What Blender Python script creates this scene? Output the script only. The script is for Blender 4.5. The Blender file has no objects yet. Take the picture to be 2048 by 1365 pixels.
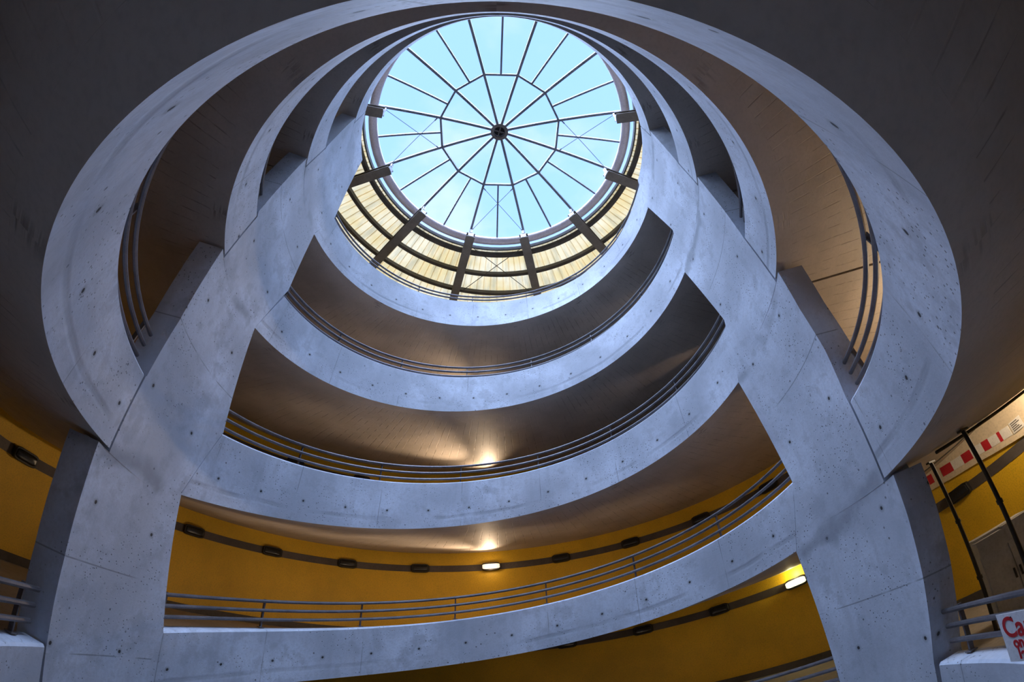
import bpy, bmesh, math, random
from mathutils import Vector, Matrix
random.seed(7)
R = 4.0          # radius of the open well in metres
Z0 = 5.0         # height of the camera above the ground floor
RW = 2.3         # outer wall radius (in well radii)
C = bpy.context.scene.collection
PI = math.pi

def P(th, r, z):
    a = math.radians(th)
    return Vector((R*r*math.cos(a), R*r*math.sin(a), R*z + Z0))

# ------------------------------------------------------------------ helpers
class MB:
    """collects faces with uv, links them as ONE mesh object"""
    def __init__(s): s.v=[]; s.f=[]; s.uv=[]
    def quad(s, pts, uvs=None):
        i=len(s.v); s.v+= [Vector(p) for p in pts]; s.f.append(tuple(range(i,i+len(pts))))
        s.uv.append(uvs or [(0,0)]*len(pts))
    def sweep(s, rings, uvs=None, closed_section=True, caps=True, closed_path=False):
        n=len(rings[0]); b=len(s.v)
        for r in rings: s.v+=[Vector(p) for p in r]
        m=len(rings)
        for i in range(m if closed_path else m-1):
            i2=(i+1)%m
            for j in range(n if closed_section else n-1):
                j2=(j+1)%n
                s.f.append((b+i*n+j,b+i*n+j2,b+i2*n+j2,b+i2*n+j))
                if uvs:
                    u=uvs
                    s.uv.append([u[i][j],u[i][j2] if j2 else u[i][j2],u[i2][j2],u[i2][j]])
                else: s.uv.append([(0,0)]*4)
        if caps and closed_section and not closed_path:
            s.f.append(tuple(b+j for j in range(n))); s.uv.append([(0,0)]*n)
            s.f.append(tuple(b+(m-1)*n+j for j in reversed(range(n)))); s.uv.append([(0,0)]*n)
    def box(s, c, ax, ay, az):
        """box by centre and three half-extent vectors"""
        c=Vector(c); ax=Vector(ax); ay=Vector(ay); az=Vector(az)
        p=lambda a,b,d: c+a*ax+b*ay+d*az
        for q in (((-1,-1,-1),(-1,1,-1),(1,1,-1),(1,-1,-1)),((-1,-1,1),(1,-1,1),(1,1,1),(-1,1,1)),
                  ((-1,-1,-1),(1,-1,-1),(1,-1,1),(-1,-1,1)),((1,-1,-1),(1,1,-1),(1,1,1),(1,-1,1)),
                  ((1,1,-1),(-1,1,-1),(-1,1,1),(1,1,1)),((-1,1,-1),(-1,-1,-1),(-1,-1,1),(-1,1,1))):
            s.quad([p(*k) for k in q])
    def tube(s, path, rad, seg=10, closed=False):
        path=[Vector(p) for p in path]; rings=[]; n=len(path)
        for i,p in enumerate(path):
            a=path[(i-1)%n] if (i>0 or closed) else p; c=path[(i+1)%n] if (i<n-1 or closed) else p
            t=(c-a).normalized(); up=Vector((0,0,1)) if abs(t.z)<.9 else Vector((1,0,0))
            x=t.cross(up).normalized(); y=x.cross(t).normalized()
            rings.append([p+rad*(math.cos(2*PI*k/seg)*x+math.sin(2*PI*k/seg)*y) for k in range(seg)])
        s.sweep(rings, closed_path=closed)
    def build(s, name, mat, parent=None, smooth=35, weld=True):
        me=bpy.data.meshes.new(name); me.from_pydata([tuple(v) for v in s.v],[],s.f)
        uvl=me.uv_layers.new(name='UVMap'); k=0
        flat=[c for u in s.uv for c in u]
        for i,l in enumerate(uvl.data): l.uv=flat[i]
        bm=bmesh.new(); bm.from_mesh(me)
        if weld: bmesh.ops.remove_doubles(bm,verts=bm.verts,dist=1e-4)
        bmesh.ops.dissolve_degenerate(bm,edges=bm.edges,dist=1e-5)
        bmesh.ops.recalc_face_normals(bm,faces=bm.faces)
        bm.to_mesh(me); bm.free()
        if smooth:
            me.shade_smooth(); me.set_sharp_from_angle(angle=math.radians(smooth))
        for m in (mat if isinstance(mat,(list,tuple)) else [mat]): me.materials.append(m)
        o=bpy.data.objects.new(name,me); C.objects.link(o)
        if parent is not None:
            o.parent=parent; o.matrix_parent_inverse=Matrix.Identity(4)
            w_=parent.matrix_basis if parent.parent is None else Matrix.Identity(4)   # a part's own world matrix is the identity
            o.matrix_basis=w_.inverted()
        return o

def tag(o,label=None,cat=None,group=None,kind=None):
    if label: o['label']=label
    if cat: o['category']=cat
    if group: o['group']=group
    if kind: o['kind']=kind
    return o
def empty(name,loc,label,cat,group=None):
    o=bpy.data.objects.new(name,None); C.objects.link(o); o.location=loc
    o.empty_display_size=.1
    o.matrix_basis=Matrix.Translation(loc)
    return tag(o,label,cat,group)
def struct(o): o['kind']='structure'; return o

# ------------------------------------------------------------------ materials
def new_mat(name):
    m=bpy.data.materials.new(name); m.use_nodes=True
    nt=m.node_tree; nt.nodes.clear()
    out=nt.nodes.new('ShaderNodeOutputMaterial'); b=nt.nodes.new('ShaderNodeBsdfPrincipled')
    nt.links.new(b.outputs[0],out.inputs[0])
    return m,nt,b
class G:
    """small node-graph writer"""
    def __init__(s,nt): s.nt=nt
    def n(s,t,**k):
        x=s.nt.nodes.new(t)
        for a,v in k.items(): setattr(x,a,v)
        return x
    def put(s,sock,v):
        if hasattr(v,'links') or isinstance(v,bpy.types.NodeSocket): s.nt.links.new(v,sock)
        else: sock.default_value=v
    def m(s,op,a,b=0.,c=0.,clamp=False):
        x=s.n('ShaderNodeMath',operation=op); x.use_clamp=clamp
        for i,v in enumerate((a,b,c)): s.put(x.inputs[i],v)
        return x.outputs[0]
    def noise(s,vec,scale,detail=4.,rough=.55):
        x=s.n('ShaderNodeTexNoise'); s.put(x.inputs['Vector'],vec); x.inputs['Scale'].default_value=scale
        x.inputs['Detail'].default_value=detail; x.inputs['Roughness'].default_value=rough
        return x.outputs['Fac']
    def ramp(s,fac,lo,hi,a=0.,b=1.):
        x=s.n('ShaderNodeMapRange'); x.interpolation_type='SMOOTHSTEP'
        for i,v in enumerate((fac,lo,hi,a,b)): s.put(x.inputs[i],v)
        return x.outputs[0]
    def mix(s,f,a,b):
        x=s.n('ShaderNodeMix',data_type='RGBA'); s.put(x.inputs[0],f); s.put(x.inputs[6],a); s.put(x.inputs[7],b)
        return x.outputs[2]
    def scale(s,vec,v):
        x=s.n('ShaderNodeMapping'); s.nt.links.new(vec,x.inputs[0]); x.inputs['Scale'].default_value=v
        return x.outputs[0]
def col(r,g,b): return (r,g,b,1.)

def concrete(name, base=(.55,.61,.71), holes=(.848,.0,.41,.95), crease=None, joint=1.697, stain=.55, lines=(), thin=()):
    """holes: spacing u, offset u, v of first row, spacing v"""
    m,nt,b=new_mat(name); g=G(nt)
    tc=g.n('ShaderNodeTexCoord'); ob=tc.outputs['Object']; uv=tc.outputs['UV']
    sep=g.n('ShaderNodeSeparateXYZ'); nt.links.new(uv,sep.inputs[0]); u,v=sep.outputs[0],sep.outputs[1]
    big=g.noise(ob,.8,5.,.6); mid=g.noise(ob,3.2,6.,.65); fine=g.noise(ob,28.,3.,.6)
    streak=g.noise(g.scale(uv,(5.,.5,1.)),1.,4.,.6)
    c=g.mix(g.ramp(big,.35,.68),col(*[x*.74 for x in base]),col(*[min(1,x*1.16) for x in base]))
    blot=g.noise(ob,.42,6.,.62)
    c=g.mix(g.m('MULTIPLY',g.ramp(blot,.54,.64),.34),c,col(*[x*.50 for x in base]))
    c=g.mix(g.m('MULTIPLY',g.ramp(mid,.47,.66),.55),c,col(*[x*stain for x in base]))
    c=g.mix(g.m('MULTIPLY',g.ramp(streak,.50,.72),.34),c,col(*[x*.62 for x in base]))
    c=g.mix(g.m('MULTIPLY',g.ramp(fine,.42,.72),.36),c,col(*[x*.7 for x in base]))
    # bug holes: small dark pits in clusters
    vo=g.n('ShaderNodeTexVoronoi'); nt.links.new(ob,vo.inputs['Vector']); vo.inputs['Scale'].default_value=20.
    pits=g.m('MULTIPLY',g.ramp(vo.outputs['Distance'],.12,.22,1.,0.),g.ramp(g.noise(ob,1.7,3.),.44,.60))
    vo2=g.n('ShaderNodeTexVoronoi'); nt.links.new(ob,vo2.inputs['Vector']); vo2.inputs['Scale'].default_value=7.
    pits2=g.m('MULTIPLY',g.ramp(vo2.outputs['Distance'],.08,.12,1.,0.),g.ramp(g.noise(ob,2.3,3.),.48,.58))
    c=g.mix(g.m('MULTIPLY',g.m('MAXIMUM',pits,pits2),.85),c,col(.10,.105,.12))
    # formwork tie holes
    su,ou,v0,sv=holes
    fu=g.m('SUBTRACT',g.m('FRACT',g.m('ADD',g.m('DIVIDE',u,su),ou+50.)),.5); du=g.m('MULTIPLY',fu,su)
    fv=g.m('SUBTRACT',g.m('FRACT',g.m('ADD',g.m('DIVIDE',g.m('SUBTRACT',v,v0),sv),50.5)),.5); dv=g.m('MULTIPLY',fv,sv)
    d=g.m('SQRT',g.m('ADD',g.m('MULTIPLY',du,du),g.m('MULTIPLY',dv,dv)))
    hole=g.ramp(d,.016,.026,1.,0.)
    halo=g.m('MULTIPLY',g.ramp(d,.02,.06,1.,0.),.3)
    c=g.mix(g.m('MAXIMUM',hole,halo),c,col(.035,.037,.042))
    # panel joints
    if joint:
        fj=g.m('ABSOLUTE',g.m('SUBTRACT',g.m('FRACT',g.m('ADD',g.m('DIVIDE',u,joint),50.23)),.5))
        jn=g.m('MULTIPLY',g.ramp(g.m('MULTIPLY',fj,joint),.004,.010,1.,0.),g.ramp(g.noise(ob,1.3,2.),.42,.58))
        c=g.mix(g.m('MULTIPLY',jn,.55),c,col(.14,.15,.17))
    hgt=g.m('MULTIPLY',mid,.25)
    if crease:
        w=g.m('ADD',v,g.m('MULTIPLY',g.m('SUBTRACT',g.noise(ob,1.1,3.),.5),.10))
        dd=g.m('ABSOLUTE',g.m('SUBTRACT',w,crease))
        cr=g.m('MULTIPLY',g.ramp(dd,.012,.060,1.,0.),g.ramp(g.noise(ob,.9,2.),.40,.62))
        c=g.mix(g.m('MULTIPLY',cr,.42),c,col(*[x*.42 for x in base]))
        hgt=g.m('SUBTRACT',hgt,g.m('MULTIPLY',cr,.4))
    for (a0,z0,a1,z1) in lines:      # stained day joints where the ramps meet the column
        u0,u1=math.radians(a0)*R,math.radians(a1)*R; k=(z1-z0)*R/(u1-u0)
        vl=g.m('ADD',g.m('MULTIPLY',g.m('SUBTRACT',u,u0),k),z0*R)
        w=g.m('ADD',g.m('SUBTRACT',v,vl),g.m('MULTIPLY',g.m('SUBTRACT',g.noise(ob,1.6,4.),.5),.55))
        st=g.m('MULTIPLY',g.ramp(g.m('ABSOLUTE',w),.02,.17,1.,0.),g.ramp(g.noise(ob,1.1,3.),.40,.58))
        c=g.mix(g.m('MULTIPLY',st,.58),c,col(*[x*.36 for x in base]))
    for z0 in thin:
        w=g.m('ABSOLUTE',g.m('ADD',g.m('SUBTRACT',v,z0*R),g.m('MULTIPLY',u,.04)))
        c=g.mix(g.m('MULTIPLY',g.m('MULTIPLY',g.ramp(w,.004,.011,1.,0.),g.ramp(g.noise(ob,1.3,2.),.40,.52)),.6),c,col(.12,.13,.15))
    nt.links.new(c,b.inputs['Base Color']); b.inputs['Roughness'].default_value=.72
    bp=g.n('ShaderNodeBump'); bp.inputs['Strength'].default_value=.35; bp.inputs['Distance'].default_value=.02
    nt.links.new(g.m('SUBTRACT',g.m('ADD',hgt,g.m('MULTIPLY',fine,.15)),g.m('MULTIPLY',g.m('MAXIMUM',hole,pits),.6)),bp.inputs['Height'])
    nt.links.new(bp.outputs[0],b.inputs['Normal'])
    return m
def soffit_mat():
    m,nt,b=new_mat('board_marked_concrete'); g=G(nt)
    tc=g.n('ShaderNodeTexCoord'); ob=tc.outputs['Object']; uv=tc.outputs['UV']
    sep=g.n('ShaderNodeSeparateXYZ'); nt.links.new(uv,sep.inputs[0]); u,v=sep.outputs[0],sep.outputs[1]
    big=g.noise(ob,.7,5.,.6); fine=g.noise(ob,26.,3.)
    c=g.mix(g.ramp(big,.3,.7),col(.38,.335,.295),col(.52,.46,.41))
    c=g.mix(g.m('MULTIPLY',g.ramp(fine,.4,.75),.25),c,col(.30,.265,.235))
    fj=g.m('ABSOLUTE',g.m('SUBTRACT',g.m('FRACT',g.m('DIVIDE',g.m('ADD',u,500.),2.02)),.5))
    ln=g.ramp(fj,.012,.075,1.,0.)
    cid=g.m('FLOOR',g.m('ADD',g.m('DIVIDE',g.m('ADD',u,500.),2.02),.5))
    cmb=g.n('ShaderNodeCombineXYZ'); nt.links.new(cid,cmb.inputs[0]); nt.links.new(g.m('MULTIPLY',v,2.2),cmb.inputs[1])
    var=g.ramp(g.noise(cmb.outputs[0],1.31,2.),.45,.61)
    far=g.ramp(g.noise(ob,.45,2.),.35,.55)
    c=g.mix(g.m('MULTIPLY',g.m('MULTIPLY',ln,var),g.m('MULTIPLY',far,.52)),c,col(.06,.05,.042))
    nt.links.new(c,b.inputs['Base Color']); b.inputs['Roughness'].default_value=.62
    bp=g.n('ShaderNodeBump'); bp.inputs['Strength'].default_value=.25; bp.inputs['Distance'].default_value=.02
    nt.links.new(g.m('SUBTRACT',g.m('MULTIPLY',fine,.3),g.m('MULTIPLY',ln,var)),bp.inputs['Height']); nt.links.new(bp.outputs[0],b.inputs['Normal'])
    return m
def noisy(name,a,bcol,scale=2.,rough=.6,metal=0.,fine=.25,fs=14.):
    m,nt,b=new_mat(name); g=G(nt)
    ob=g.n('ShaderNodeTexCoord').outputs['Object']
    c=g.mix(g.ramp(g.noise(ob,scale,5.,.6),.32,.68),col(*a),col(*bcol))
    c=g.mix(g.m('MULTIPLY',g.ramp(g.noise(ob,scale*fs,3.),.42,.72),fine),c,col(*[x*.45 for x in a]))
    nt.links.new(c,b.inputs['Base Color']); b.inputs['Roughness'].default_value=rough; b.inputs['Metallic'].default_value=metal
    return m
def emit(name,c,s):
    m,nt,b=new_mat(name); b.inputs['Base Color'].default_value=col(*c)
    b.inputs['Emission Color'].default_value=col(*c); b.inputs['Emission Strength'].default_value=s
    return m

M={}
M['band']=concrete('pale_concrete_band',holes=(.848,.15,.40,3.),crease=.22)
M['column_left']=concrete('pale_concrete_left_column',holes=(1.06,.27,.42,1.40),joint=None,stain=.5,
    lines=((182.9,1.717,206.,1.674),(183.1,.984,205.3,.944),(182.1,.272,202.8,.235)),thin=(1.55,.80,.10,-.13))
M['column_right']=concrete('pale_concrete_right_column',holes=(1.06,.27,.42,1.40),joint=None,stain=.5,
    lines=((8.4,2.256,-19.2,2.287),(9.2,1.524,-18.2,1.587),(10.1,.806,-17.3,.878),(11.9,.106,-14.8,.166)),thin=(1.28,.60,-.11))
M['soffit']=soffit_mat()
M['grey_conc']=noisy('grey_brown_concrete',(.30,.265,.25),(.40,.36,.345),1.5,.75)
M['yellow']=noisy('yellow_painted_wall',(.64,.39,.011),(.80,.48,.015),.7,.55,0.,.34,60.)
M['stripe']=noisy('dark_wall_stripe',(.075,.060,.052),(.115,.095,.084),1.2,.6)
M['dado']=noisy('dark_grey_kerb',(.07,.062,.058),(.11,.098,.09),1.2,.7)
M['rail']=noisy('dark_painted_steel',(.11,.105,.115),(.17,.165,.18),3.,.42,.3)
M['black']=noisy('black_plastic',(.008,.008,.009),(.016,.015,.016),3.,.45)
M['pole']=noisy('black_iron',(.012,.011,.011),(.030,.026,.024),3.,.5)
M['steel']=noisy('galvanised_steel',(.36,.35,.37),(.50,.49,.51),2.,.42,.35)
M['beam']=noisy('brown_grey_steel',(.15,.135,.115),(.21,.19,.165),1.6,.55,.1)
M['girt']=noisy('dark_purlin_steel',(.055,.048,.042),(.09,.08,.07),1.6,.6,.1)
M['tube']=noisy('lilac_grey_steel',(.74,.66,.69),(.84,.76,.79),1.4,.36,.1)
M['bar']=noisy('slate_glazing_bar',(.17,.19,.23),(.24,.26,.31),2.,.5,.1)
M['cream']=noisy('cream_painted_board',(.62,.50,.34),(.72,.60,.43),1.5,.6)
M['red']=noisy('red_paint',(.42,.012,.02),(.52,.02,.03),3.,.5)
M['white']=noisy('white_paint',(.72,.68,.62),(.82,.79,.74),3.,.5)
M['signwhite']=noisy('white_sign_face',(.60,.63,.68),(.72,.75,.80),3.,.45)
M['cabinet']=noisy('grey_painted_metal',(.42,.43,.46),(.55,.56,.59),1.8,.5,.1)
M['lit']=emit('lit_lamp_diffuser',(1.,.86,.70),.72)
M['lit_yellow']=emit('bright_lamp_diffuser',(1.,.97,.62),1.6)
M['unlit']=noisy('dark_lamp_diffuser',(.010,.010,.010),(.018,.017,.016),3.,.3)
M['floor']=noisy('ground_concrete',(.22,.21,.20),(.30,.29,.28),1.,.8)
M['deck']=noisy('ramp_deck',(.40,.38,.36),(.50,.48,.46),1.,.8)

def sheet_mat():
    m=bpy.data.materials.new('translucent_roof_sheet'); m.use_nodes=True; nt=m.node_tree; nt.nodes.clear(); g=G(nt)
    out=g.n('ShaderNodeOutputMaterial'); ob=g.n('ShaderNodeTexCoord').outputs['Object']; uv=g.n('ShaderNodeTexCoord').outputs['UV']
    c=g.mix(g.ramp(g.noise(ob,.6,3.),.35,.65),col(.80,.58,.25),col(.88,.71,.43))
    c=g.mix(g.m('MULTIPLY',g.ramp(g.noise(g.scale(uv,(1.2,.25,1.)),2.,4.),.45,.7),.5),c,col(.36,.31,.19))
    d=g.n('ShaderNodeBsdfDiffuse'); t=g.n('ShaderNodeBsdfTranslucent'); x=g.n('ShaderNodeMixShader'); x.inputs[0].default_value=.24
    nt.links.new(c,d.inputs[0]); nt.links.new(c,t.inputs[0]); nt.links.new(d.outputs[0],x.inputs[1]); nt.links.new(t.outputs[0],x.inputs[2]); nt.links.new(x.outputs[0],out.inputs[0])
    return m
M['sheet']=sheet_mat()
def glass_mat():
    m=bpy.data.materials.new('clear_glazing'); m.use_nodes=True; nt=m.node_tree; nt.nodes.clear(); g=G(nt)
    out=g.n('ShaderNodeOutputMaterial'); t=g.n('ShaderNodeBsdfTransparent'); t.inputs[0].default_value=(.97,.985,.99,1)
    gl=g.n('ShaderNodeBsdfGlossy'); gl.inputs['Roughness'].default_value=.03; gl.inputs[0].default_value=(1,1,1,1)
    f=g.n('ShaderNodeFresnel'); f.inputs[0].default_value=1.2; x=g.n('ShaderNodeMixShader')
    nt.links.new(f.outputs[0],x.inputs[0]); nt.links.new(t.outputs[0],x.inputs[1]); nt.links.new(gl.outputs[0],x.inputs[2]); nt.links.new(x.outputs[0],out.inputs[0])
    return m
M['glass']=glass_mat()

# ------------------------------------------------------------------ measured ramp curves (unit: well radius, angles in degrees)
def poly(c,u):
    s=0.
    for k in c: s=s*u+k
    return s
def lin(x,xs,ys):
    if (xs[0]>xs[-1]): xs=xs[::-1]; ys=ys[::-1]
    if x<=xs[0]: return ys[0]
    for i in range(len(xs)-1):
        if x<=xs[i+1]: return ys[i]+(ys[i+1]-ys[i])*(x-xs[i])/(xs[i+1]-xs[i])
    return ys[-1]
FB={1:(-.0469,.2618,2.0252),2:(-.0142,.2792,1.2864),3:(-.0288,.2804,.5800),4:(-.0217,.2665,-.1058),5:(-.0217,.2665,-.80)}
FT={2:(-.0222,.2758,1.5522),3:(-.026,.2718,.8275),4:(-.0154,.2619,.1046),5:(-.0154,.2619,-.600)}
B1REL=([-22,10,31,53,73,92,104,126,149,178,187],[.21,.262,.215,.208,.238,.262,.272,.268,.272,.276,.276])
TIP_L={0:2.421,1:1.674,2:.944,3:.235,4:-.48}
TIP_R={0:2.287,1:1.587,2:.878,3:.166,4:-.53}
def far_b(l,th):
    if th>183.: a=poly(FB[l],-93./90); return a+(TIP_L.get(l,a-.03)-a)*min(1.3,(th-183.)/22.)
    if th<9.: a=poly(FB[l],.9); return a+(TIP_R.get(l-1,a+.07)-a)*min(1.3,(9.-th)/26.)
    return poly(FB[l],(90-th)/90.)
def far_t(l,th):
    if l==1: return far_b(1,th)+lin(th,*B1REL)
    return poly(FT[l],(90-th)/90.)
NB={0:((-.05,.05,2.40)),1:(-.0946,.0171,1.683),2:(-.0946,.0171,.966),3:(-.0304,.0264,.2224),4:(-.03,.0264,-.497)}
NT={0:(-.01,.085,2.590),1:(-.0075,.0391,1.890),2:(-.0075,.0391,1.1635),3:(-.0103,.0311,.4338),4:(-.0103,.0311,-.280)}
# joint lines of the near bands: angle at bottom, angle at top, height of top
JL={0:(-153.7,-152.7,2.642),1:(-153.95,-153.8,1.935),2:(-154.7,-154.0,1.192),3:(-157.2,-156.1,.451),4:(-159.6,-158.7,-.25)}
JR={0:(-19.2,-19.24,2.498),1:(-18.2,-18.8,1.831),2:(-17.3,-18.0,1.122),3:(-14.8,-15.9,.393),4:(-11.8,-12.7,-.31)}
def near_b(l,th):
    u=lambda t:(-90-t)/90.
    a,b=JR[l][0],JL[l][0]; ea=TIP_R[l]-poly(NB[l],u(a)); eb=TIP_L[l]-poly(NB[l],u(b)); k=(th-a)/(b-a)
    return poly(NB[l],u(th))+ea+(eb-ea)*k
def near_t(l,th):
    u=lambda t:(-90-t)/90.
    a,b=JR[l][1],JL[l][1]; ea=JR[l][2]-poly(NT[l],u(a)); eb=JL[l][2]-poly(NT[l],u(b)); k=(th-a)/(b-a)
    return poly(NT[l],u(th))+ea+(eb-ea)*k
# far band ends: (bottom angle, top angle)
FL={1:(182.9,179.1),2:(183.1,179.4),3:(182.1,177.6),4:(181.0,176.7),5:(181.,177.)}
FR={1:(8.36,4.5),2:(9.18,4.12),3:(10.14,5.07),4:(11.9,6.95),5:(13.,9.34)}
CROSS=.104
C4=([-20,-14,-5,2,8,13,28,40,60,90],[.25,.24,.21,.19,.175,.165,.085,.070,.092,.10])
def cross(l,th):
    """rise of the far soffits from the well to the outer wall"""
    return .135 if l==2 else lin(th,*C4) if l==4 else CROSS
TH=.066   # parapet thickness
CD=.095  # column depth

# ------------------------------------------------------------------ parapet bands
ORD={1:'topmost',2:'second',3:'third',4:'fourth',5:'lowest'}
def band(name,label,cat,group,fb,ft,e0,e1,n):
    mb=MB(); rings=[]; uvs=[]
    for i in range(n+1):
        t=i/n; tb=e0[0]+(e1[0]-e0[0])*t; tt=e0[1]+(e1[1]-e0[1])*t
        zb,zt=fb(tb),ft(tt); h=(zt-zb)*R; ub,ut=math.radians(tb)*R,math.radians(tt)*R
        ch=.006
        tm=(tb+3*tt)/4
        ring=[P(tb,1,zb)]; uv=[(ub,0)]
        for k in (1,2,3):
            f=k/4; ring.append(P(tb+(tt-tb)*f,1,zb+(zt-zb)*f)); uv.append((ub+(ut-ub)*f,h*f))
        ring+=[P(tt,1,zt-ch),P(tt,1+ch,zt),P(tt,1+TH,zt),P(tb,1+TH,zb+CROSS*TH/(RW-1))]
        uv+=[(ut,h-.02),(ut,h+.01),(ut,h+.2),(ub,h+1.2)]
        rings.append(ring); uvs.append(uv)
    mb.sweep(rings,uvs)
    o=mb.build(name,[M['band'],M['soffit']],None,30)
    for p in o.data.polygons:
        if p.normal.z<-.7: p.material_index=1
    return tag(o,label,cat,group)
FARLAB={1:'topmost far concrete parapet band, just below the ribbed roof',
 2:'second far concrete parapet band down, between the two upper brown soffits',
 3:'third far concrete parapet band down, its brown soffit meeting the yellow wall',
 4:'fourth far concrete parapet band down, rising rightward across the yellow wall',
 5:'lowest far concrete parapet band, low beside the foot of the right column'}
for l in (1,2,3,4,5):
    band('parapet_band',FARLAB[l],'parapet','far parapet bands between the columns',lambda t,l=l:far_b(l,t),lambda t,l=l:far_t(l,t),FL[l],FR[l],112)
NEARLAB={0:'innermost overhead concrete parapet band, hugging the skylight edge',
 1:'thin overhead parapet band, second out from the skylight',
 2:'overhead crescent parapet band, third out from the skylight',
 3:'outermost and largest overhead crescent parapet band, drawn right around the picture',
 4:'parapet beside the photographer, carrying the railing with the white sign'}
GAP=.5
def nends(l): return (JR[l][0]-GAP,JR[l][1]-GAP),(JL[l][0]+GAP,JL[l][1]+GAP)
for l in (0,1,2,3,4):
    e=nends(l)
    band('parapet_band',NEARLAB[l],'parapet','near parapet bands',lambda t,l=l:near_b(l,t),lambda t,l=l:near_t(l,t),e[0],e[1],100)

# ------------------------------------------------------------------ columns (inner edge, outer edge as (z, angle); steps are the notches that seat the near bands)
def column(name,label,mat,inner,outer,zlo,zhi,topf):
    zs=sorted(set([zlo,zhi]+[z for z,_ in inner]+[z for z,_ in outer if zlo<=z<=zhi]+[zlo+k*.06 for k in range(1,int((zhi-zlo)/.06))]))
    iz=[z for z,_ in inner]; ia=[a for _,a in inner]
    rows=[]
    for z in zs:
        m=[k for k,(q,_) in enumerate(outer) if abs(q-z)<1e-9]
        if len(m)==2: outs=[outer[m[0]][1],outer[m[1]][1]]
        else:
            # outer is ordered by z with doubled entries at steps
            for k in range(len(outer)-1):
                if outer[k][0]<=z<=outer[k+1][0] and outer[k+1][0]>outer[k][0]:
                    f=(z-outer[k][0])/(outer[k+1][0]-outer[k][0]); outs=[outer[k][1]+(outer[k+1][1]-outer[k][1])*f]; break
            else: outs=[outer[0][1] if z<outer[0][0] else outer[-1][1]]
        for o in outs: rows.append((z,lin(z,iz,ia),o))
    mb=MB(); N=14; fr=[];bk=[];uf=[]
    for z,a,o in rows:
        zz=lambda t: min(z,topf(t)) if z>zhi-.2 else z
        ths=[a+(o-a)*k/N for k in range(N+1)]
        fr.append([P(t,1,zz(t)) for t in ths]); bk.append([P(t,1+CD,zz(t)) for t in ths]); uf.append([(math.radians(t)*R,z*R) for t in ths])
    mb.sweep(fr,uf,closed_section=False); mb.sweep(bk,uf,closed_section=False)
    mb.sweep([[f[0],b[0]] for f,b in zip(fr,bk)],[[u[0],u[0]] for u in uf],closed_section=False)
    mb2=MB()
    n0=len(mb.f)
    mb.sweep([[f[-1],b[-1]] for f,b in zip(fr,bk)],[[u[-1],(u[-1][0]+.38,u[-1][1])] for u in uf],closed_section=False)
    mb.sweep([fr[-1],bk[-1]],None,closed_section=False); mb.sweep([fr[0],bk[0]],None,closed_section=False)
    o=mb.build(name,M[mat],None,30)
    return tag(o,label,'column',None,'thing')
def wrap(z): return z
LI=[(-1.2,180.),(-.53,181.),(-.18,176.66),(.272,182.1),(.543,177.6),(.984,183.1),(1.298,179.4),(1.717,182.9),(1.978,179.1),(2.664,186.3)]
LO=[(-1.2,200.),(-.488,199.6),(-.488,200.1),(-.34,199.6+1.2),(-.05,203.),(.12,204.9),(.227,206.3),(.227,202.8),(.451,203.9),(.451,203.7),(.652,204.6),(.936,207.6),(.936,205.3),(1.192,206.),(1.20,207.1),(1.587,208.9),(1.666,209.1),(1.666,206.05),(1.935,206.2),(1.95,206.6),(2.0,207.),(2.30,208.5),(2.413,208.7),(2.413,206.3),(2.664,207.35)]
column('concrete_column','left pale concrete column curving up to the skylight','column_left',LI,LO,-1.2,2.664,lambda t: 2.664-.022*(t-186)/22)
RI=[(-1.2,13.),(-.59,13.),(-.344,9.34),(.106,11.9),(.331,6.95),(.806,10.14),(1.085,5.07),(1.524,9.18),(1.816,4.12),(2.256,8.36),(2.53,4.5)]
RO=[(-1.2,-11.6),(-.538,-11.5),(-.538,-11.6),(-.31,-12.2),(-.275,-12.6),(-.09,-15.2),(.056,-16.8),(.158,-17.6),(.158,-14.8),(.393,-15.9),(.407,-15.9),(.556,-17.8),(.715,-18.4),(.870,-20.0),(.870,-17.3),(1.122,-18.),(1.15,-18.3),(1.293,-19.3),(1.579,-21.),(1.579,-18.2),(1.831,-18.8),(1.85,-19.2),(2.1,-20.6),(2.279,-21.6),(2.279,-19.2),(2.53,-19.24)]
column('concrete_column','right pale concrete column curving up to the skylight','column_right',RI,RO,-1.2,2.53,lambda t: 2.498+.032*(t+19)/24)

# ------------------------------------------------------------------ ramp slabs (soffit + deck)
DECK=.13
def slab(name,fb,a,b,n,inner,cr=lambda t:CROSS):
    mb=MB(); rings=[]; uvs=[]
    for i in range(n+1):
        t=a+(b-a)*i/n; zb=fb(t); ri=inner(t); ring=[];uv=[]
        for k in range(6):
            r=ri+(RW-ri)*k/5; ring.append(P(t,r,zb+cr(t)*(r-1)/(RW-1))); uv.append((t,r*R))
        for k in range(2):
            r=RW if k==0 else ri; ring.append(P(t,r,zb+max(DECK,cr(t)+.02))); uv.append((t,-r*R))
        rings.append(ring); uvs.append(uv)
    mb.sweep(rings,uvs)
    o=mb.build(name,[M['soffit'],M['deck']],None,30)
    for p in o.data.polygons:
        if p.normal.z>.7: p.material_index=1
    return struct(o)
for l in (1,2,3,4,5):
    slab('ceiling',lambda t,l=l:far_b(l,t),203.35,-14.2,110,lambda t: 1+TH+.00015 if 10.5<t<181. else 1+CD+.004,lambda t,l=l:cross(l,t))
for l in (0,1,2,3,4):
    slab('ceiling',lambda t,l=l:near_b(l,t),-14.6,-156.25,70,lambda t,l=l: 1+TH+.00015 if JL[l][0]+.45<t<JR[l][0]-.45 else 1+CD+.004)

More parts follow.
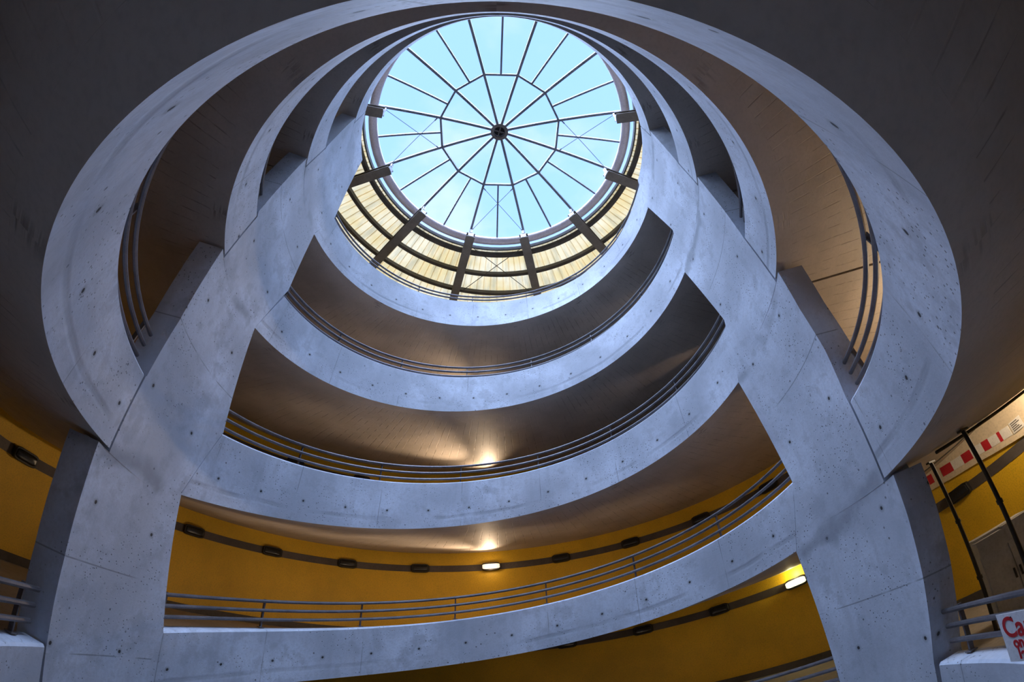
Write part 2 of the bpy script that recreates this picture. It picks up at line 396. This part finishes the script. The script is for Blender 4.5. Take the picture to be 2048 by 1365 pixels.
# ------------------------------------------------------------------ outer wall, floor, stripe and kerb
mb=MB()
mb.sweep([[P(t,RW,-1.25),P(t,RW,3.34),P(t,RW+.06,3.34),P(t,RW+.06,-1.25)] for t in range(0,360,3)],closed_path=True)
struct(mb.build('wall_outer',M['yellow'],None,30))
mb=MB()
ringp=[P(t,RW+.06,-1.25) for t in range(0,360,4)]; low=[P(t,RW+.06,-1.30) for t in range(0,360,4)]
mb.quad(ringp); mb.quad(low[::-1]); mb.sweep([ringp+[ringp[0]],low+[low[0]]],closed_section=False)
struct(mb.build('floor',M['floor'],None,30))
def strip(name,mat,f,a,b,h0,h1,dep,n=90):
    mb=MB()
    mb.sweep([[P(t,RW-dep,f(t)+h0),P(t,RW-dep,f(t)+h1),P(t,RW+.005,f(t)+h1),P(t,RW+.005,f(t)+h0)] for t in [a+(b-a)*i/n for i in range(n+1)]])
    return struct(mb.build(name,M[mat],None,30))
tn=1
for l in (2,3,4):
    strip('trim_%d'%tn,'stripe',lambda t,l=l:far_b(l,t)+CROSS,203.,-14.,-.156,-.104,.004); tn+=1
for l in (2,3):
    strip('trim_%d'%tn,'stripe',lambda t,l=l:near_b(l,t)+CROSS,-15.,-156.,-.156,-.104,.004); tn+=1
for l in (3,4,5):
    strip('baseboard_far_%d'%l,'dado',lambda t,l=l:far_b(l,t),203.,-14.,DECK,.175,.012)
strip('baseboard_near_4','dado',lambda t:near_b(4,t),-13.,-158.,DECK,.175,.012)

# ------------------------------------------------------------------ railings on the parapets
RR=1.043
def railing(label,ft,a,b,posts,group):
    root=empty('guard_railing',P((a+b)/2,RR,ft((a+b)/2)),label,'railing',group)
    n=max(12,int(abs(b-a)/2))
    ths=[a+(b-a)*i/n for i in range(n+1)]
    for h in (.036,.073,.110):
        mb=MB(); mb.tube([P(t,RR,ft(t)+h) for t in ths],.0068*R,8); mb.build('rail',M['rail'],root)
    for t in posts:
        mb=MB(); ra=math.radians(t); e=Vector((math.cos(ra),math.sin(ra),0)); tg=Vector((-math.sin(ra),math.cos(ra),0))
        z0=ft(t)+.0012; z1=ft(t)+.118
        c=(P(t,RR+.008,z0)+P(t,RR+.008,z1))/2
        mb.box(c,e*.026,tg*.011,Vector((0,0,(z1-z0)*R/2)))
        mb.box(P(t,RR+.006,ft(t)+.0046),e*.045,tg*.045,Vector((0,0,.006)))
        mb.build('post',M['rail'],root,0)
    return root
FRLAB={1:'steel railing on the topmost far parapet, below the ribbed roof',
 2:'steel railing on the second far parapet, in front of a brown soffit',
 3:'steel railing on the third far parapet, a sliver of yellow wall behind',
 4:'steel railing on the fourth far parapet, in front of the wide yellow wall',
 5:'steel railing low at the foot of the right column'}
for l in (1,2,3,4,5):
    railing(FRLAB[l],lambda t,l=l:far_t(l,t),FL[l][1]-.4,FR[l][1]+1.7,[min(176.9,FL[l][1]-1.)]+[176.9-24.25*k for k in range(1,7)]+[max(7.15,FR[l][1]+2.2)],'railings on the far parapets')
NRLAB={2:'steel railing mostly hidden by the smaller overhead crescent band',3:'steel railing behind the inner edge of the largest overhead crescent band',
 4:'three-bar railing beside the photographer, white sign hanging on it'}
for l in (2,3,4):
    a=JR[l][1]-1.2; b=JL[l][1]+1.6
    a2,b2=(a-3.,b+2.6)
    railing(NRLAB[l],lambda t,l=l:near_t(l,t),a,b,[a2+(b2-a2)*k/6 for k in range(7)],'railings on the near parapets')

# ------------------------------------------------------------------ wall lamps along the dark stripe
def lamp(th,zc,label,mat,group):
    ra=math.radians(th); e=Vector((math.cos(ra),math.sin(ra),0)); tg=Vector((-math.sin(ra),math.cos(ra),0)); up=Vector((0,0,1))
    slope=math.atan(.17*.8); tg=(tg-up*math.tan(slope)*.6).normalized(); up2=e.cross(tg).normalized()
    if up2.z<0: up2=-up2
    c=P(th,RW-.026,zc); root=empty('bulkhead_lamp',P(th,RW-.004,zc),label,'wall lamp',group)
    mb=MB(); n=10
    # rounded-end housing
    L,H=.29,.135; pr=[]
    for k in range(24):
        a=2*PI*k/24; x=math.copysign(min(abs(math.cos(a))*1.25,1),math.cos(a)); y=math.copysign(min(abs(math.sin(a))*1.25,1),math.sin(a)); pr.append((x*L,y*H))
    mb.sweep([[P(th,RW-.0045,zc)+tg*x*s+up2*y*s-e*d for x,y in pr] for d,s in ((0,1),(.11,1),(.135,.93))]); mb.build('housing',M['black'],root,40)
    mb=MB(); mb.sweep([[P(th,RW-.0045,zc)+tg*x*s+up2*y*s2-e*d for x,y in pr] for d,s,s2 in (((.132,.97,.62),(.165,.95,.58),(.172,.92,.5)) if mat!='unlit' else ((.132,.86,.72),(.165,.82,.62),(.178,.7,.45)))]); mb.build('diffuser',M[mat],root,40)
    return root
def sz(l,th): return far_b(l,th)+CROSS-.130
ords=['first','second','third','fourth','fifth','sixth','seventh','eighth','ninth']
for i,th in enumerate([151.7,137.35,123.0,108.65,94.3,79.95,65.6,50.9,36.7]):
    if i==4: lamp(th,sz(3,th),'lit pale lamp on the wide yellow wall, the only glowing one in its row','lit','lamps on the wide yellow wall')
    else: lamp(th,sz(3,th),'dark bulkhead lamp on the wide yellow wall, %s from the left column'%ords[i],'unlit','lamps on the wide yellow wall')
for th,lb,mt in ((80.,'dark bulkhead lamp peeping under the lowest long parapet, third left of the lit tube','unlit'),(65.6,'dark bulkhead lamp under the lowest long parapet, second left of the lit tube','unlit'),(51.3,'dark bulkhead lamp under the lowest long parapet, next left of the lit tube','unlit'),(37.1,'bright yellow-white lit lamp against the right column, under the lowest long parapet','lit_yellow'),
  (8.4,'dark bulkhead lamp below the red and white board at the right','unlit')):
    lamp(th,sz(4,th),lb,mt,'lamps on the lower yellow wall')
lamp(180.3,sz(3,180.3),'dark bulkhead lamp at the left picture edge, left of the left column','unlit','lamps on the wide yellow wall')
for th,lb in ((137.35,'dark bulkhead lamp low behind the third far railing, nearer the left column'),(123.,'dark bulkhead lamp low behind the third far railing, nearer the middle')):
    lamp(th,sz(2,th),lb,'unlit','lamps behind the third far railing')

# ------------------------------------------------------------------ skylight
SPH=18.5
def zc(r): return 3.505-.075*r      # cone of the glazing bars
sky=empty('skylight',P(0,0,3.39),'round skylight with spoked glazing bars under blue sky','skylight')
mb=MB(); mb.tube([P(t,1.125,3.385) for t in range(0,360,4)],.041*R,14,True); mb.build('ring_tube',M['tube'],sky)
def bar(mb,th,r0,r1,w,h,off=0.):
    a,b=P(th,r0,zc(r0)+off),P(th,r1,zc(r1)+off); d=(b-a); L=d.length; d.normalize(); s=Vector((0,0,1)).cross(d).normalized(); u=d.cross(s)
    mb.box((a+b)/2,d*L/2,s*w/2,u*h/2)
for k in range(12):
    mb=MB(); bar(mb,SPH+30*k,.055,1.14,.085,.14); mb.build('rafter',M['bar'],sky,0)
for k in range(12):
    th=SPH+15+30*k; mb=MB(); bar(mb,th,.535*math.cos(math.radians(15)),1.14,.062,.12); mb.build('glazing_bar',M['bar'],sky,0)
for k in range(12):
    a,b=P(SPH+30*k,.537,zc(.537)),P(SPH+30*k+30,.537,zc(.537)); d=b-a; L=d.length; d.normalize(); s=Vector((0,0,1)).cross(d)
    mb=MB(); mb.box((a+b)/2,d*(L/2-.03),s*.034,Vector((0,0,.06))); mb.build('ring_bar',M['bar'],sky,0)
hub=None
mb=MB(); mb.sweep([[P(t,r,z) for r,z in ((.050,3.47),(.078,3.47),(.078,3.515),(.050,3.515))] for t in range(0,360,12)],closed_path=True); hub=mb.build('hub',M['beam'],sky,30)
mb=MB()
for th in (SPH,SPH+90):
    a,b=P(th,.052,3.49),P(th+180,.052,3.49); d=(b-a).normalized(); mb.box((a+b)/2,d*.052*R,Vector((0,0,1)).cross(d)*.02,Vector((0,0,.03)))
mb.build('hub_cross',M['beam'],hub,0)
mb=MB(); mb.sweep([[P(t,0.001,3.53),P(t,.05,3.53),P(t,.05,3.516),P(t,.001,3.516)] for t in range(0,360,12)],closed_path=True); mb.build('hub_plate',M['girt'],hub,0)
for k in (2,5,11):   # crossed tie rods in three bays
    t0=SPH+30*k; t1=t0+30
    for a,b in ((t0,t1),(t1,t0)):
        mb=MB(); mb.tube([P(a,.56,zc(.56)-.03),P(b,1.04,zc(1.04)-.045)],.010,6); 
        p0,p1=P(a,.56,zc(.56)-.03),P(b,1.04,zc(1.04)-.045); d=(p1-p0)
        mb.tube([p0,p0+d*.06],.022,6); mb.tube([p1-d*.06,p1],.022,6)
        mb.build('tie_rod',M['bar'],sky)
mb=MB()
mb.sweep([[P(t,r,zc(r)+.022) for r in (.002,.30,.56,.85,1.155)] for t in range(0,364,4)],closed_section=False)
mb.build('glazing',M['glass'],sky,60)
mb=MB(); mb.sweep([[P(t,r,z) for r,z in ((1.150,3.42),(1.162,3.42),(1.162,3.455),(1.150,3.455))] for t in range(0,360,4)],closed_path=True); mb.build('rim',M['bar'],sky,30)

# ------------------------------------------------------------------ roof around the skylight
roof=empty('roof_canopy',P(90,1.7,3.36),'ring of ribbed cream roof sheets around the skylight','roof')
ZR=3.345
RI0=1.205
for k in range(12):
    t0=SPH+30*k; mb=MB(); rings=[]; uvs=[]; n=12; prof=[]
    for j in range(n):
        a=t0+30*j/n; w=30/n
        prof+= [(a,0),(a+w*.80,0),(a+w*.84,-.012),(a+w*.96,-.012)]
    prof.append((t0+30,0))
    for (t,dz) in prof:
        rings.append([P(t,r,ZR+.02*(r-RI0)+dz) for r in (RI0,1.5,1.8,2.1,RW+.06)]); uvs.append([(math.radians(t)*9,r*R) for r in (RI0,1.5,1.8,2.1,RW+.06)])
    mb.sweep(rings,uvs,closed_section=False); mb.build('roof_sheet',M['sheet'],roof,20)
for k in range(12):
    for r in (1.245,1.50,1.765,2.03):
        mb=MB(); t0=SPH+30*k+1.1; t1=SPH+30*k+28.9; n=10
        mb.sweep([[P(t,r-.018,ZR-.062),P(t,r+.018,ZR-.062),P(t,r+.018,ZR-.013),P(t,r-.018,ZR-.013)] for t in [t0+(t1-t0)*i/n for i in range(n+1)]])
        mb.build('purlin',M['girt'],roof,30)
mb=MB(); mb.sweep([[P(t,r,z) for r,z in ((RI0-.012,ZR-.02),(RI0,ZR-.02),(RI0,ZR+.03),(RI0-.012,ZR+.03))] for t in range(0,360,4)],closed_path=True); mb.build('edge_upstand',M['girt'],roof,30)
for t0 in (SPH+60,):   # crossed wind braces in the middle bay
    for a,b in ((t0+2,t0+28),(t0+28,t0+2)):
        mb=MB(); mb.tube([P(a,1.14,ZR-.095),P(b,1.75,ZR-.095)],.016,6); mb.build('wind_brace',M['girt'],roof)

BL={2:'steel roof beam at the bottom of the skylight, right one of the centre pair',3:'steel roof beam at the bottom of the skylight, left one of the centre pair',
 4:'long steel roof beam lower left of the skylight',1:'steel roof beam lower right of the skylight',5:'steel roof beam left of the skylight beside the left column',
 0:'steel roof beam right of the skylight beside the right column',6:'short steel beam end at the left rim of the skylight',11:'short steel beam end at the right rim of the skylight'}
for k in BL:
    th=SPH+30*k; ra=math.radians(th); e=Vector((math.cos(ra),math.sin(ra),0)); tg=Vector((-math.sin(ra),math.cos(ra),0)); up=Vector((0,0,1))
    r0,r1=1.0,RW-.01; zt,zb=ZR-.064,ZR-.135; L=(r1-r0)*R/2
    root=empty('roof_beam',P(th,r1,zb),BL[k],'beam','steel beams carrying the roof')
    c=lambda z: P(th,(r0+r1)/2,z)
    mb=MB(); mb.box(c(zb+.004),e*L,tg*.17,up*.016); mb.build('bottom_flange',M['beam'],root,0)
    mb=MB(); mb.box(c(zt-.004),e*L,tg*.17,up*.016); mb.build('top_flange',M['beam'],root,0)
    mb=MB(); mb.box(c((zt+zb)/2),e*L,tg*.012,up*((zt-zb)*R/2-.03)); mb.build('web',M['beam'],root,0)
    mb=MB(); mb.box(P(th,1.03,zt+.012),e*.09,tg*.13,up*.03); mb.box(P(th,1.0,(zt+zb)/2),e*.012,tg*.11,up*((zt-zb)*R/2-.035)); mb.build('end_bracket',M['steel'],root,0)
    mb=MB(); mb.box(P(th,r0+.012,zt+.05),e*.03,tg*.05,up*.12); mb.build('cleat',M['steel'],root,0)

# ------------------------------------------------------------------ things at the lower right
# red and white height board on the outer wall
def zboard(t): return lin(t,[-14,-3.4,4.3,9.4,14],[.130,.172,.203,.212,.215])
root=empty('height_board',P(2,RW-.02,.24),'cream board with red and white squares high on the right yellow wall','sign board')
mb=MB(); n=24; ths=[13.6+(-12-13.6)*i/n for i in range(n+1)]
mb.sweep([[P(t,RW-.022,zboard(t)-.030),P(t,RW-.022,far_b(4,t)+cross(4,t)-.004),P(t,RW-.003,far_b(4,t)+cross(4,t)-.004),P(t,RW-.003,zboard(t)-.030)] for t in ths]); mb.build('board',M['cream'],root,30)
for a,b,mt,nm in ((11.6,10.8,'red','red_square'),(9.3,7.5,'red','red_square'),(7.5,5.75,'white','white_square'),(5.75,4.25,'red','red_square'),(4.25,2.45,'white','white_square'),(2.45,1.35,'red','red_square'),(1.35,0.,'white','white_square'),(-.05,-.5,'red','red_square'),(-.5,-1.9,'white','white_square')):
    mb=MB(); mb.sweep([[P(t,RW-.0245,zboard(t)),P(t,RW-.0245,zboard(t)+.05),P(t,RW-.0215,zboard(t)+.05),P(t,RW-.0215,zboard(t))] for t in [a+(b-a)*i/3 for i in range(4)]])
    mb.build(nm,M[mt],root,0)
nt_=empty('paper_notice',P(-2.9,RW-.026,.21),'small white paper notice at the right end of the red and white board','notice')
def patch(mb,a,b,z0,z1,r): mb.sweep([[P(t,r,z0),P(t,r,z1),P(t,r+.0012,z1),P(t,r+.0012,z0)] for t in [a+(b-a)*i/3 for i in range(4)]])
mb=MB(); patch(mb,-2.1,-3.9,.176,.232,RW-.027); mb.build('paper',M['white'],nt_,0)
for k in range(5):
    mb=MB(); patch(mb,-2.3,-3.6+.25*(k%3),.184+.0092*k,.1885+.0092*k,RW-.0285); mb.build('printed_line',M['dado'],nt_,0)
# two black poles from deck to soffit
def pole(x,y,label,r):
    th=math.degrees(math.atan2(y,x)); rr=math.hypot(x,y); zd=(far_b(5,th) if th>-14 else near_b(4,th))+DECK; zt=far_b(4,th)+cross(4,th)*(rr-1)/(RW-1) if th>-14 else near_b(3,th)+CROSS*(rr-1)/(RW-1)
    root=empty('steel_pole',P(th,rr,zd),label,'pole','black poles at the right')
    mb=MB(); mb.tube([P(th,rr,zd),P(th,rr,zt-.007)],r,12); mb.build('shaft',M['pole'],root)
    mb=MB(); mb.box(P(th,rr,zt-.0075),(.09,0,0),(0,.03,0),(0,0,.012)); mb.build('head_plate',M['pole'],root,0)
    mb=MB(); mb.box(P(th,rr,zd+.004),(.07,0,0),(0,.07,0),(0,0,.012)); mb.build('foot_plate',M['pole'],root,0)
    for k in (.3,.62):
        mb=MB(); mb.tube([P(th,rr,zd+(zt-zd)*k),P(th,rr,zd+(zt-zd)*k+.012)],r*1.4,12); mb.build('collar',M['pole'],root)
pole(1.205,-.395,'black steel pole at the right, nearer the picture edge',.026)
pole(1.51,-.063,'black steel pole at the right, beside the right column',.030)
# grey metal cabinet standing on the deck
cx,cy=.055+1.88*math.cos(math.radians(28.6)),-.98+1.88*math.sin(math.radians(28.6))
cth=math.degrees(math.atan2(cy,cx)); cr=math.hypot(cx,cy)
f=Vector((.055-cx,-.98-cy,0)).normalized(); f=(Matrix.Rotation(math.radians(20),3,'Z')@f); s=Vector((0,0,1)).cross(f).normalized(); up=Vector((0,0,1))
zd=far_b(5,cth)+DECK; zt=-.113; Hc=(zt-zd)*R; base=P(cth,cr,zd)
cab=empty('metal_cabinet',base,'grey two-door metal cabinet behind the right railing, against the yellow wall','cabinet')
Wc=.46; Dc=.20
mb=MB(); mb.box(base+up*Hc/2,s*Wc,f*Dc,up*Hc/2); mb.build('body',M['cabinet'],cab,0)
for sg,hh in ((-1,.80),(1,.80)):
    mb=MB(); mb.box(base+s*sg*Wc*.5+f*(Dc+.012)+up*(Hc*hh/2+.02),s*(Wc*.5-.012),f*.014,up*(Hc*hh/2-.01)); d=mb.build('door',M['cabinet'],cab,0)
    mb=MB(); mb.box(base+s*sg*.05+f*(Dc+.04)+up*Hc*.45,s*.012,f*.014,up*.07); mb.build('handle',M['pole'],d,0)
for sg,dz in ((1,0.),(-1,-.03)):
    mb=MB(); mb.box(base+s*sg*Wc*.5+f*(Dc+.03)+up*(Hc-.13+dz),s*(Wc*.5+.01),f*.07,up*.10); mb.box(base+s*sg*Wc*.5+f*(Dc+.05)+up*(Hc-.02+dz),s*(Wc*.5+.03),f*.10,up*.014); mb.build('hood',M['cabinet'],cab,0)
# pipes along the soffit
def pipe(label,pts,rad,mat):
    mb=MB(); mb.tube(pts,rad,8); o=mb.build('conduit_pipe',M[mat],None); tag(o,label,'pipe','conduits under the right soffit'); return o
def spt(th,r,d): 
    z=far_b(4,th)+cross(4,th)*(r-1)/(RW-1) if th>-14.3 else near_b(3,th)+CROSS*(r-1)/(RW-1); return P(th,r,z-d)
pipe('thick dark conduit along the soffit joint at the right picture edge',[spt(t,r,.010) for t,r in ((-15.3,1.20),(-15.3,1.36),(-15.3,1.55),(-15.4,1.8),(-15.5,2.05),(-15.6,2.25))],.020,'pole')
pipe('thin conduit crossing the right soffit towards the red and white board',[spt(t,r,.006) for t,r in ((7.,1.40),(5.,1.62),(1.,1.9),(-8.,2.2))],.010,'pole')
# sign hanging on the near railing
th0=-33.3; lx=Vector((math.sin(math.radians(th0)),-math.cos(math.radians(th0)),0)); nrm=-Vector((math.cos(math.radians(th0)),math.sin(math.radians(th0)),0))
tl=P(th0,.95,-.187); H=.335; W=.58
lx=(lx-nrm*.25).normalized(); nrm=Vector((0,0,1)).cross(lx).normalized(); 
if nrm.dot(P(0,0,0)-tl)<0: nrm=-nrm
dn=(Vector((0,0,-1))+lx*.09).normalized()
sg=empty('car_park_sign',tl+dn*H,'white sign with red lettering hanging on the right railing','sign')
mb=MB(); mb.box(tl+lx*W/2+dn*H/2,lx*W/2,dn*H/2,nrm*.004); face=mb.build('sign_plate',M['signwhite'],sg,0)
def text(body,size,x,y,name):
    cu=bpy.data.curves.new(name,'FONT'); cu.body=body; cu.size=size; cu.extrude=.001; cu.offset=.004
    t=bpy.data.objects.new(name,cu); C.objects.link(t); bpy.context.view_layer.update()
    me=bpy.data.meshes.new_from_object(t.evaluated_get(bpy.context.evaluated_depsgraph_get())); C.objects.unlink(t); bpy.data.objects.remove(t)
    o=bpy.data.objects.new(name,me); C.objects.link(o); me.materials.clear(); me.materials.append(M['red'])
    mw=Matrix.Identity(4); upv=-dn; nn=lx.cross(upv).normalized()
    org=tl+lx*x+dn*y+nrm*.006
    for i in range(3): mw[i][0]=lx[i]*.92; mw[i][1]=upv[i]; mw[i][2]=nrm[i]; mw[i][3]=org[i]
    me.transform(mw); o.parent=sg; o.matrix_parent_inverse=Matrix.Identity(4); o.matrix_basis=sg.matrix_basis.inverted()
text('Car',.195,.03,.16,'lettering'); text('one',.105,.085,.236,'lettering'); text('lev',.105,.105,.312,'lettering')
for x in (.14,.5):
    mb=MB(); mb.tube([tl+lx*x+dn*.03-nrm*.0,tl+lx*x+dn*.03+nrm*.008],.006,8); mb.build('screw',M['pole'],face)


# ------------------------------------------------------------------ light
def look(o,d): o.rotation_euler=Vector(d).to_track_quat('-Z','Y').to_euler()
def light(name,kind,loc,energy,colr,**k):
    d=bpy.data.lights.new(name,kind); d.energy=energy; d.color=colr
    for a,v in k.items(): setattr(d,a,v)
    o=bpy.data.objects.new(name,d); C.objects.link(o); o.location=loc; return o
SUN=19.0
s=light('hazy_sun','SUN',(0,-6,30),SUN,(.57,.70,1.0),angle=math.radians(78)); look(s,(.15,.33,-.93))
WARM=(1.,.72,.46)
def beam(l,th,d2,e,size=70,r=2.2,dz=.06,blend=.6,rad=.05):
    p=P(th,r,far_b(l,th)+CROSS*(r-1)/(RW-1)-dz); a=math.radians(d2[0]); q=P(d2[0],d2[1],far_b(l,d2[0])+CROSS*(d2[1]-1)/(RW-1))
    o=light('wall_lamp_light','SPOT',p,e,WARM,spot_size=math.radians(size),spot_blend=blend,shadow_soft_size=rad); look(o,q-p)
for l,e in ((1,760),(2,1150),(3,760)):
    beam(l,94.3,(124.,1.45),e,48,2.20,.19 if l<3 else .13,1.,.06)
    beam(l,94.3,(100.,1.80),e*.22,104,2.22,.10,1.,.08)
for l in (1,2): beam(l,13.,(56.,1.33),260,13,1.9,.10,.7,.02)
# added warm fill, unseen behind the parapets, brightens soffits and yellow wall
for l,tl in ((2,((140,13),(102,12))),(3,((142,14),(102,13))),(4,((160,17),(143,42),(118,50),(92,42),(62,23))),(5,((75,18),(45,16)))):
    for th,e in tl:
        p=P(th,1.28,far_b(l,th)+DECK+.05); o=light('ramp_fill_light','SPOT',p,e*1.25,WARM,shadow_soft_size=.12,spot_size=math.radians(128),spot_blend=.7)
        look(o,P(th,2.3,far_b(l,th)+.85)-p)
light('wall_lamp_light','POINT',P(37.1,RW-.055,sz(4,37.1)+.05),17,(1.,.88,.45),shadow_soft_size=.06)
light('wall_lamp_light','POINT',P(94.3,RW-.09,sz(3,94.3)-.01),5,WARM,shadow_soft_size=.06)
light('wall_lamp_light','POINT',P(-12,1.95,.64),125,(1.,.78,.54),shadow_soft_size=.1)
light('wall_lamp_light','POINT',P(-9.,2.05,.275),75,(1.,.80,.56),shadow_soft_size=.08)

w=bpy.data.worlds.new('sky'); bpy.context.scene.world=w; w.use_nodes=True; nt=w.node_tree; nt.nodes.clear(); g=G(nt)
out=g.n('ShaderNodeOutputWorld'); bg=g.n('ShaderNodeBackground'); nt.links.new(bg.outputs[0],out.inputs[0])
gen=g.n('ShaderNodeTexCoord').outputs['Generated']; sp=g.n('ShaderNodeSeparateXYZ'); nt.links.new(gen,sp.inputs[0])
cl=g.noise(g.scale(gen,(1.,1.,1.6)),2.6,5.,.55)
base=g.mix(g.ramp(sp.outputs[2],.35,1.),col(.31,.57,.92),col(.25,.45,.98))
skyc=g.mix(g.m('MULTIPLY',g.ramp(cl,.46,.70),.75),base,col(.44,.55,.86))
nt.links.new(skyc,bg.inputs[0]); bg.inputs[1].default_value=1.95

# ------------------------------------------------------------------ camera: wide fisheye lens looking up from beside the near parapet
cd=bpy.data.cameras.new('camera'); cam=bpy.data.objects.new('camera',cd); C.objects.link(cam)
cd.type='PANO'; cd.sensor_fit='HORIZONTAL'; cd.sensor_width=36.; cd.sensor_height=36.*1365/2048; cd.clip_start=.01; cd.clip_end=200
tgt=cd if hasattr(cd,'panorama_type') else cd.cycles
tgt.panorama_type='FISHEYE_LENS_POLYNOMIAL'
tgt.fisheye_fov=math.radians(190)
for i,k in enumerate((0.,7.54785609e-02,-9.07765104e-06,-2.72082145e-05,4.48480905e-07)): setattr(tgt,'fisheye_polynomial_k%d'%i,-k)
pt,ro=.750155173,-.0308382219
fw=Vector((0,math.cos(pt),math.sin(pt))); rt=Vector((1,0,0)); upv=rt.cross(fw); c_,s_=math.cos(ro),math.sin(ro)
X=rt*c_+upv*s_; Y=-rt*s_+upv*c_
mw=Matrix.Identity(4)
for i in range(3): mw[i][0]=X[i]; mw[i][1]=Y[i]; mw[i][2]=-fw[i]
mw.translation=Vector((.0551675923*R,-.980377261*R,Z0)); cam.matrix_world=mw
sc=bpy.context.scene; sc.camera=cam
sc.view_settings.view_transform='Standard'; sc.view_settings.look='None'; sc.view_settings.exposure=0.; sc.view_settings.gamma=1.
sc.view_settings.use_curve_mapping=False
sc.cycles.max_bounces=10; sc.cycles.diffuse_bounces=6; sc.cycles.transparent_max_bounces=12
sc.cycles.use_denoising=True
